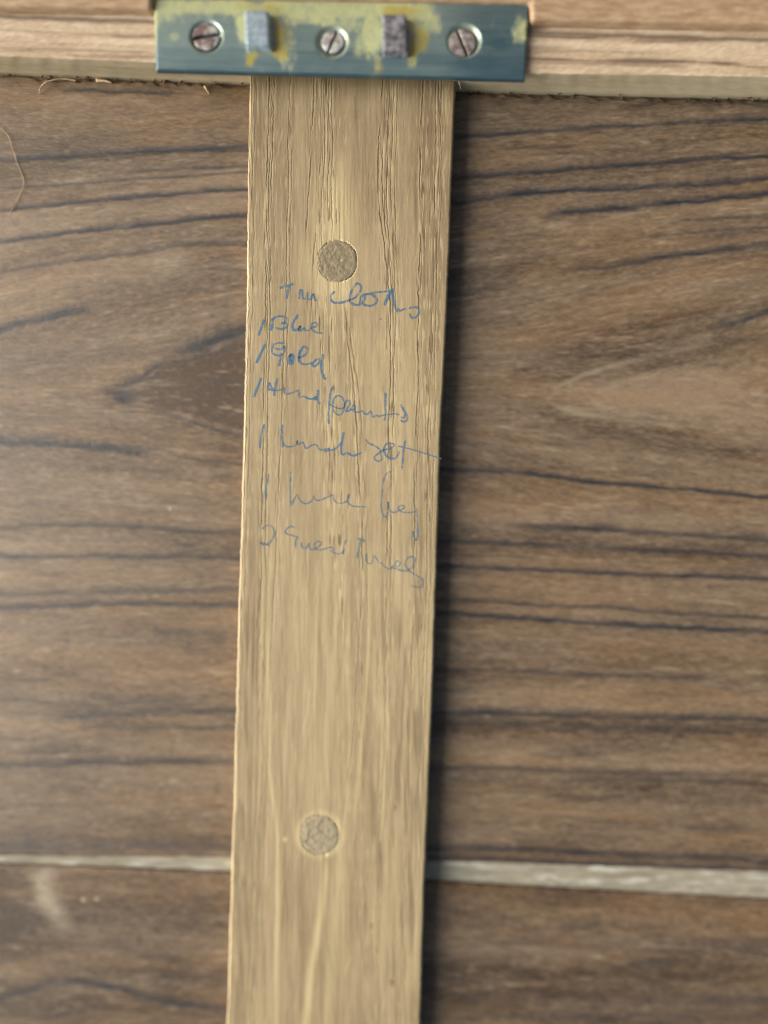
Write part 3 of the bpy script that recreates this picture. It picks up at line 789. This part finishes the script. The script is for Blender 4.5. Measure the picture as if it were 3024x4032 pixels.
# added unseen board behind the lip, beyond the frame, to block sky light
bm = bmesh.new()
q0, q1 = P(U0, -323, ZR), P(U1, -77, ZR)
q2, q3 = P(U1, -320, ZR), P(U0, -570, ZR)
q2 = q1 + (q2 - q1) * .018 / np.linalg.norm(q2 - q1); q3 = q0 + (q3 - q0) * .018 / np.linalg.norm(q3 - q0)
lo_ = [bm.verts.new((p[0], p[1], -.009)) for p in (q0, q1, q2, q3)]; hi_ = [bm.verts.new((p[0], p[1], .05)) for p in (q0, q1, q2, q3)]
bm.faces.new(lo_[::-1]); bm.faces.new(hi_)
for i in range(4): bm.faces.new((lo_[i], lo_[(i + 1) % 4], hi_[(i + 1) % 4], hi_[i]))
bmesh.ops.recalc_face_normals(bm, faces=bm.faces)
bmesh.ops.bevel(bm, geom=list(bm.edges), offset=.0012, segments=2, affect='EDGES')
me = bpy.data.meshes.new("sky_block_board"); bm.to_mesh(me); bm.free()
link("sky_block_board", me, M_LIP, root)

# ------------------------------------------------------------------ brass plate
PL = [(605, -12), (2083, 14), (2068, 311), (613, 274)]     # corners in the photograph: tl, tr, br, bl
SCREWS = [(811, 143, 55, 68, (812, 144), 9.5, 'steel'), (1310, 163, 46, 66, (1307, 166), 65, 'pale'), (1819, 168, 57, 70, (1827, 160), -67, 'rust')]
nu, nv = 460, 96
a = np.linspace(0, 1, nu)[None, :].repeat(nv, 0); b = np.linspace(0, 1, nv)[:, None].repeat(nu, 1)
tl, tr, br, bl = [np.array(p, float) for p in PL]
Q = (tl * ((1 - a) * (1 - b))[..., None] + tr * (a * (1 - b))[..., None] + br * (a * b)[..., None] + bl * ((1 - a) * b)[..., None])
uu, vv = Q[..., 0], Q[..., 1]
vs_ = vv - .022 * (uu - 600)          # height down the plate, following its slope
brush = fbm(uu / 320, vs_ / 4.5, 102, 2) - .5
blue = .22 + .50 * (fbm(uu / 260, vs_ / 70, 101, 3) - .5) + .35 * brush
blue = blue + .30 * sst(172, 200, vs_) + .55 * sst(1690, 1930, uu) - .15 * sst(960, 640, uu)
n1 = fbm(uu / 45, vs_ / 60, 103, 4); n2 = fbm(uu / 13, vs_ / 17, 104, 3); n3 = fbm(uu / 24, vs_ / 85, 105, 3)


def spots_of(lst):
    f = np.zeros_like(uu)
    for (x, y, rx, ry, st) in lst:
        f = f + st * np.exp(-(np.abs(uu - x) / rx) ** 2.6 - (np.abs(vs_ - y) / ry) ** 2.6)
    return f


vf_ = sst(62, 26, vs_) * (1 - sst(1610, 1760, uu)) * .95
vf_ = vf_ + spots_of([(650, 55, 60, 40, .75), (612, 80, 18, 110, .7), (950, 110, 24, 85, .95), (1160, 62, 100, 28, .8), (1290, 60, 70, 34, .75),
                      (1410, 85, 80, 70, .75), (1475, 120, 36, 80, .9), (1665, 70, 85, 46, .95), (1430, 180, 50, 40, .45), (1470, 235, 40, 60, .35),
                      (2050, 92, 34, 60, .8), (840, 55, 130, 30, .35), (1625, 225, 34, 40, .55), (1125, 250, 30, 40, .4), (1115, 175, 40, 60, .5)])
ver = sst(.22, 1.02, vf_ + .85 * (n1 - .5) + .55 * (n3 - .5) + .35 * (n2 - .5)) * (.8 + .5 * (n2 - .5))
gf = spots_of([(1105, 120, 40, 80, .85), (1045, 195, 60, 22, .8), (985, 215, 26, 36, .75), (1010, 16, 90, 22, .8), (1575, 20, 95, 24, .9), (1655, 130, 46, 65, .9),
               (1615, 200, 26, 50, .75), (1492, 235, 24, 60, .6), (1110, 205, 30, 30, .7), (975, 245, 30, 18, .45), (1300, 205, 40, 14, .3)])
gold = sst(.25, 1.05, gf + .8 * (n1 - .5) + .5 * (n3 - .5) + .35 * (n2 - .5)) * (.8 + .5 * (n2 - .5))
spots = sst(26, 8, np.hypot(uu - 685, (vv - 144)) + 14 * (n2 - .5))
ver = np.maximum(ver, .45 * spots); blue = blue - .5 * spots
dk = np.exp(-((uu - 1965) / 26) ** 2 - ((vv - 176) / 22) ** 2)
blue = blue + .35 * dk
gold = gold * (1 - sst(.1, .5, dk))
dzp = 0.00004 * (n1 - .5)
for (x, y, r, R, (hx, hy), ang, _) in SCREWS:
    rr = np.hypot(uu - hx, vv - hy)
    cone = np.clip((R - rr) / (R - r * .86), 0, 1)
    dzp = dzp - .0013 * cone
    ver = np.where(rr < R, ver * .4 + .15, ver); gold = np.where(rr < R, gold * .5 + .12 * (n1 > .5), gold); blue = np.where(rr < R, .25, blue)
ex = np.minimum(np.minimum(a, 1 - a) * 1465, np.minimum(b, 1 - b) * 290)
dzp = dzp - .00035 * (1 - sst(0, 8, ex)) ** 2
blue = blue + .6 * sst(7, 1, ex)
X = P(uu, vv, ZP); X[..., 2] += dzp
plate = grid_mesh("catch_plate", X, ZR + .00003, np.clip(np.stack([blue, ver, gold], -1), 0, 1), M_BRASS, root,
                  "tarnished blue-green brass plate with yellow stains, screwed to the rail")

# slotted screws
M_SC2 = simple("pale_screw_steel", (0.24, 0.17, 0.16), (0.66, 0.69, 0.70), (380, 380, 380), 0.4, 0.4, bump=.0001, lo=.38, hi=.52, grime_shade=(0.03, 0.022, 0.018))
M_SC3 = simple("brown_screw_steel", (0.19, 0.145, 0.14), (0.44, 0.43, 0.44), (600, 600, 600), 0.45, 0.35, bump=.0001, lo=.42, hi=.62, grime_shade=(0.03, 0.022, 0.018))
for (x, y, r, R, hc, ang, kind) in SCREWS:
    n = 64
    g = np.linspace(-1, 1, n)
    gx, gy = np.meshgrid(g, g)
    mx = gx * np.sqrt(1 - gy * gy / 2); my = gy * np.sqrt(1 - gx * gx / 2)
    rr = np.hypot(mx, my)
    X = P(x + r * mx, y + r * my, ZP - .00035)
    an = math.radians(ang)
    off = -mx * math.sin(-an) + my * math.cos(-an)       # distance from the slot's line (v grows downward)
    hw = {'steel': .12, 'pale': .085, 'rust': .075}[kind]
    slot = sst(hw + .05, hw - .03, np.abs(off))
    X[..., 2] += .0002 * (1 - rr ** 2) - .0009 * slot - .0003 * sst(.9, 1, rr) + .00006 * (fbm(gx * 5, gy * 5, int(x)) - .5)
    SG = np.stack([0 * slot, np.clip(slot + .6 * sst(.88, 1, rr), 0, 1), 0 * slot], -1)
    grid_mesh("screw", X, ZP - .00125, SG, {'steel': M_SCREW, 'pale': M_SC2, 'rust': M_SC3}[kind], plate,
              {'steel': "screw with a wide level slot", 'pale': "pale screw with a steep slot", 'rust': "brown rusty screw"}[kind])

# square lugs standing on the plate
for quad, mt, lb in (([(963, 39), (1051, 39), (1058, 176), (967, 174)], M_LUG_PALE, "pale bluish square lug"),
                     ([(1504, 55), (1597, 56), (1602, 197), (1508, 193)], M_LUG_DARK, "dark mottled square lug")):
    bm = bmesh.new()
    zt = ZP + .0022
    top = [bm.verts.new(P(p[0], p[1], zt)) for p in quad]
    bp_ = [P(p[0] + dx, p[1] + dy, zt) for p, (dx, dy) in zip(quad, ((0, 0), (14, 0), (14, 11), (0, 11)))]
    bot = [bm.verts.new((p[0], p[1], ZP - .0003)) for p in bp_]
    bm.faces.new(top); bm.faces.new(bot[::-1])
    for i in range(4):
        bm.faces.new((top[i], bot[i], bot[(i + 1) % 4], top[(i + 1) % 4]))
    bmesh.ops.recalc_face_normals(bm, faces=bm.faces)
    bmesh.ops.bevel(bm, geom=[e for e in bm.edges], offset=.00035, segments=3, profile=.6, affect='EDGES')
    bmesh.ops.subdivide_edges(bm, edges=[e for e in bm.edges if e.calc_length() > .002], cuts=6, use_grid_fill=True)
    for vtx in bm.verts:
        c = vtx.co
        k = float(vn(c.x * 2500, c.y * 2500, 120)) - .5
        vtx.co.z += .00012 * k * (1 if c.z > ZP + .001 else 0)
        vtx.co.x += .00008 * (float(vn(c.y * 2200, c.z * 2200, 121)) - .5)
    for f in bm.faces: f.smooth = True
    me = bpy.data.meshes.new("lug"); bm.to_mesh(me); bm.free()
    link("lug", me, mt, plate, lb)


# ------------------------------------------------------------------ torn fibres and splinters
def tube(bm, pts, r0, r1, n=6):
    pts = np.array(pts, float)
    t = np.gradient(pts, axis=0)
    rings = []
    for i, p in enumerate(pts):
        tv = Vector(t[i]).normalized()
        a_ = tv.orthogonal().normalized(); b_ = tv.cross(a_)
        f = i / (len(pts) - 1)
        r = (r0 * (1 - f) + r1 * f)
        rings.append([bm.verts.new(Vector(p) + r * (math.cos(q) * a_ + math.sin(q) * b_)) for q in np.linspace(0, 2 * math.pi, n, endpoint=False)])
    for i in range(len(rings) - 1):
        for j in range(n):
            f = bm.faces.new((rings[i][j], rings[i][(j + 1) % n], rings[i + 1][(j + 1) % n], rings[i + 1][j])); f.smooth = True
    bm.faces.new(rings[0][::-1]); bm.faces.new(rings[-1])


def strand(name, px_pts, zs, r0, r1, mat, parent, label=None):
    bm = bmesh.new()
    c = cat(px_pts, 8)
    z = np.interp(np.linspace(0, 1, len(c)), np.linspace(0, 1, len(zs)), zs)
    tube(bm, P(c[:, 0], c[:, 1], z), r0, r1)
    me = bpy.data.meshes.new(name); bm.to_mesh(me); bm.free()
    return link(name, me, mat, parent, label)


strand("splinter", [(154, 368), (160, 345), (180, 325), (215, 314), (256, 311), (300, 318)], [.0004, .0012, .0016, .0014, .0008, .0004], 0.00014, .0002, M_FIBRE, root, "curled pale splinter under the rail")
strand("splinter", [(806, 340), (813, 352), (823, 369)], [.0004, .0007, .0003], .00032, .00015, M_FIBRE, root)
strand("splinter", [(1807, 322), (1811, 336), (1816, 352)], [.0046, .0042, .0036], .00016, .0001, M_FIBRE, root)
strand("splinter", [(380, 316), (420, 320), (440, 326)], [.0004, .0006, .0004], .0004, .0002, M_FIBRE, root)
# fringe of broken fibres all along the inner corner
bm = bmesh.new()
for i in range(70):
    u = random.uniform(-60, 3080)
    if 960 < u < 1810: continue
    v = float(lin(E1, np.array(u))) + random.uniform(-2, 5)
    L_ = random.uniform(6, 20); sl = random.uniform(-1, 1)
    dx = random.choice((-1, 1)) * L_; dy = random.uniform(0, 12) * (1 if random.random() < .7 else .3)
    c = np.array([(u, v), (u + dx * .5, v + dy * .8), (u + dx, v + dy)])
    z0 = random.uniform(.0001, .0005)
    tube(bm, P(c[:, 0], c[:, 1], np.array([z0, z0 + .0003, .00015])), .00018, .00006, 4)
me = bpy.data.meshes.new("frayed_fibres"); bm.to_mesh(me); bm.free()
fr = link("frayed_fibres", me, M_FIBRE_D, root, "fringe of broken fibres where boards meet the rail"); fr['kind'] = 'stuff'

hair = strand("loose_fibre", [(-40, 480), (0, 503), (24, 524), (39, 548), (46, 580), (58, 610), (66, 640), (80, 670), (92, 705), (90, 735), (76, 768), (62, 800), (36, 841)],
              [.0003, .0004, .0005, .0006, .0004, .0005, .0003, .0002, .0003, .0004, .0003, .0003, .0002], .00008, .00007, M_FIBRE, None)
hair['label'] = "thin pale loose fibre curling down the upper board at the left edge"; hair['category'] = "wood fibre"
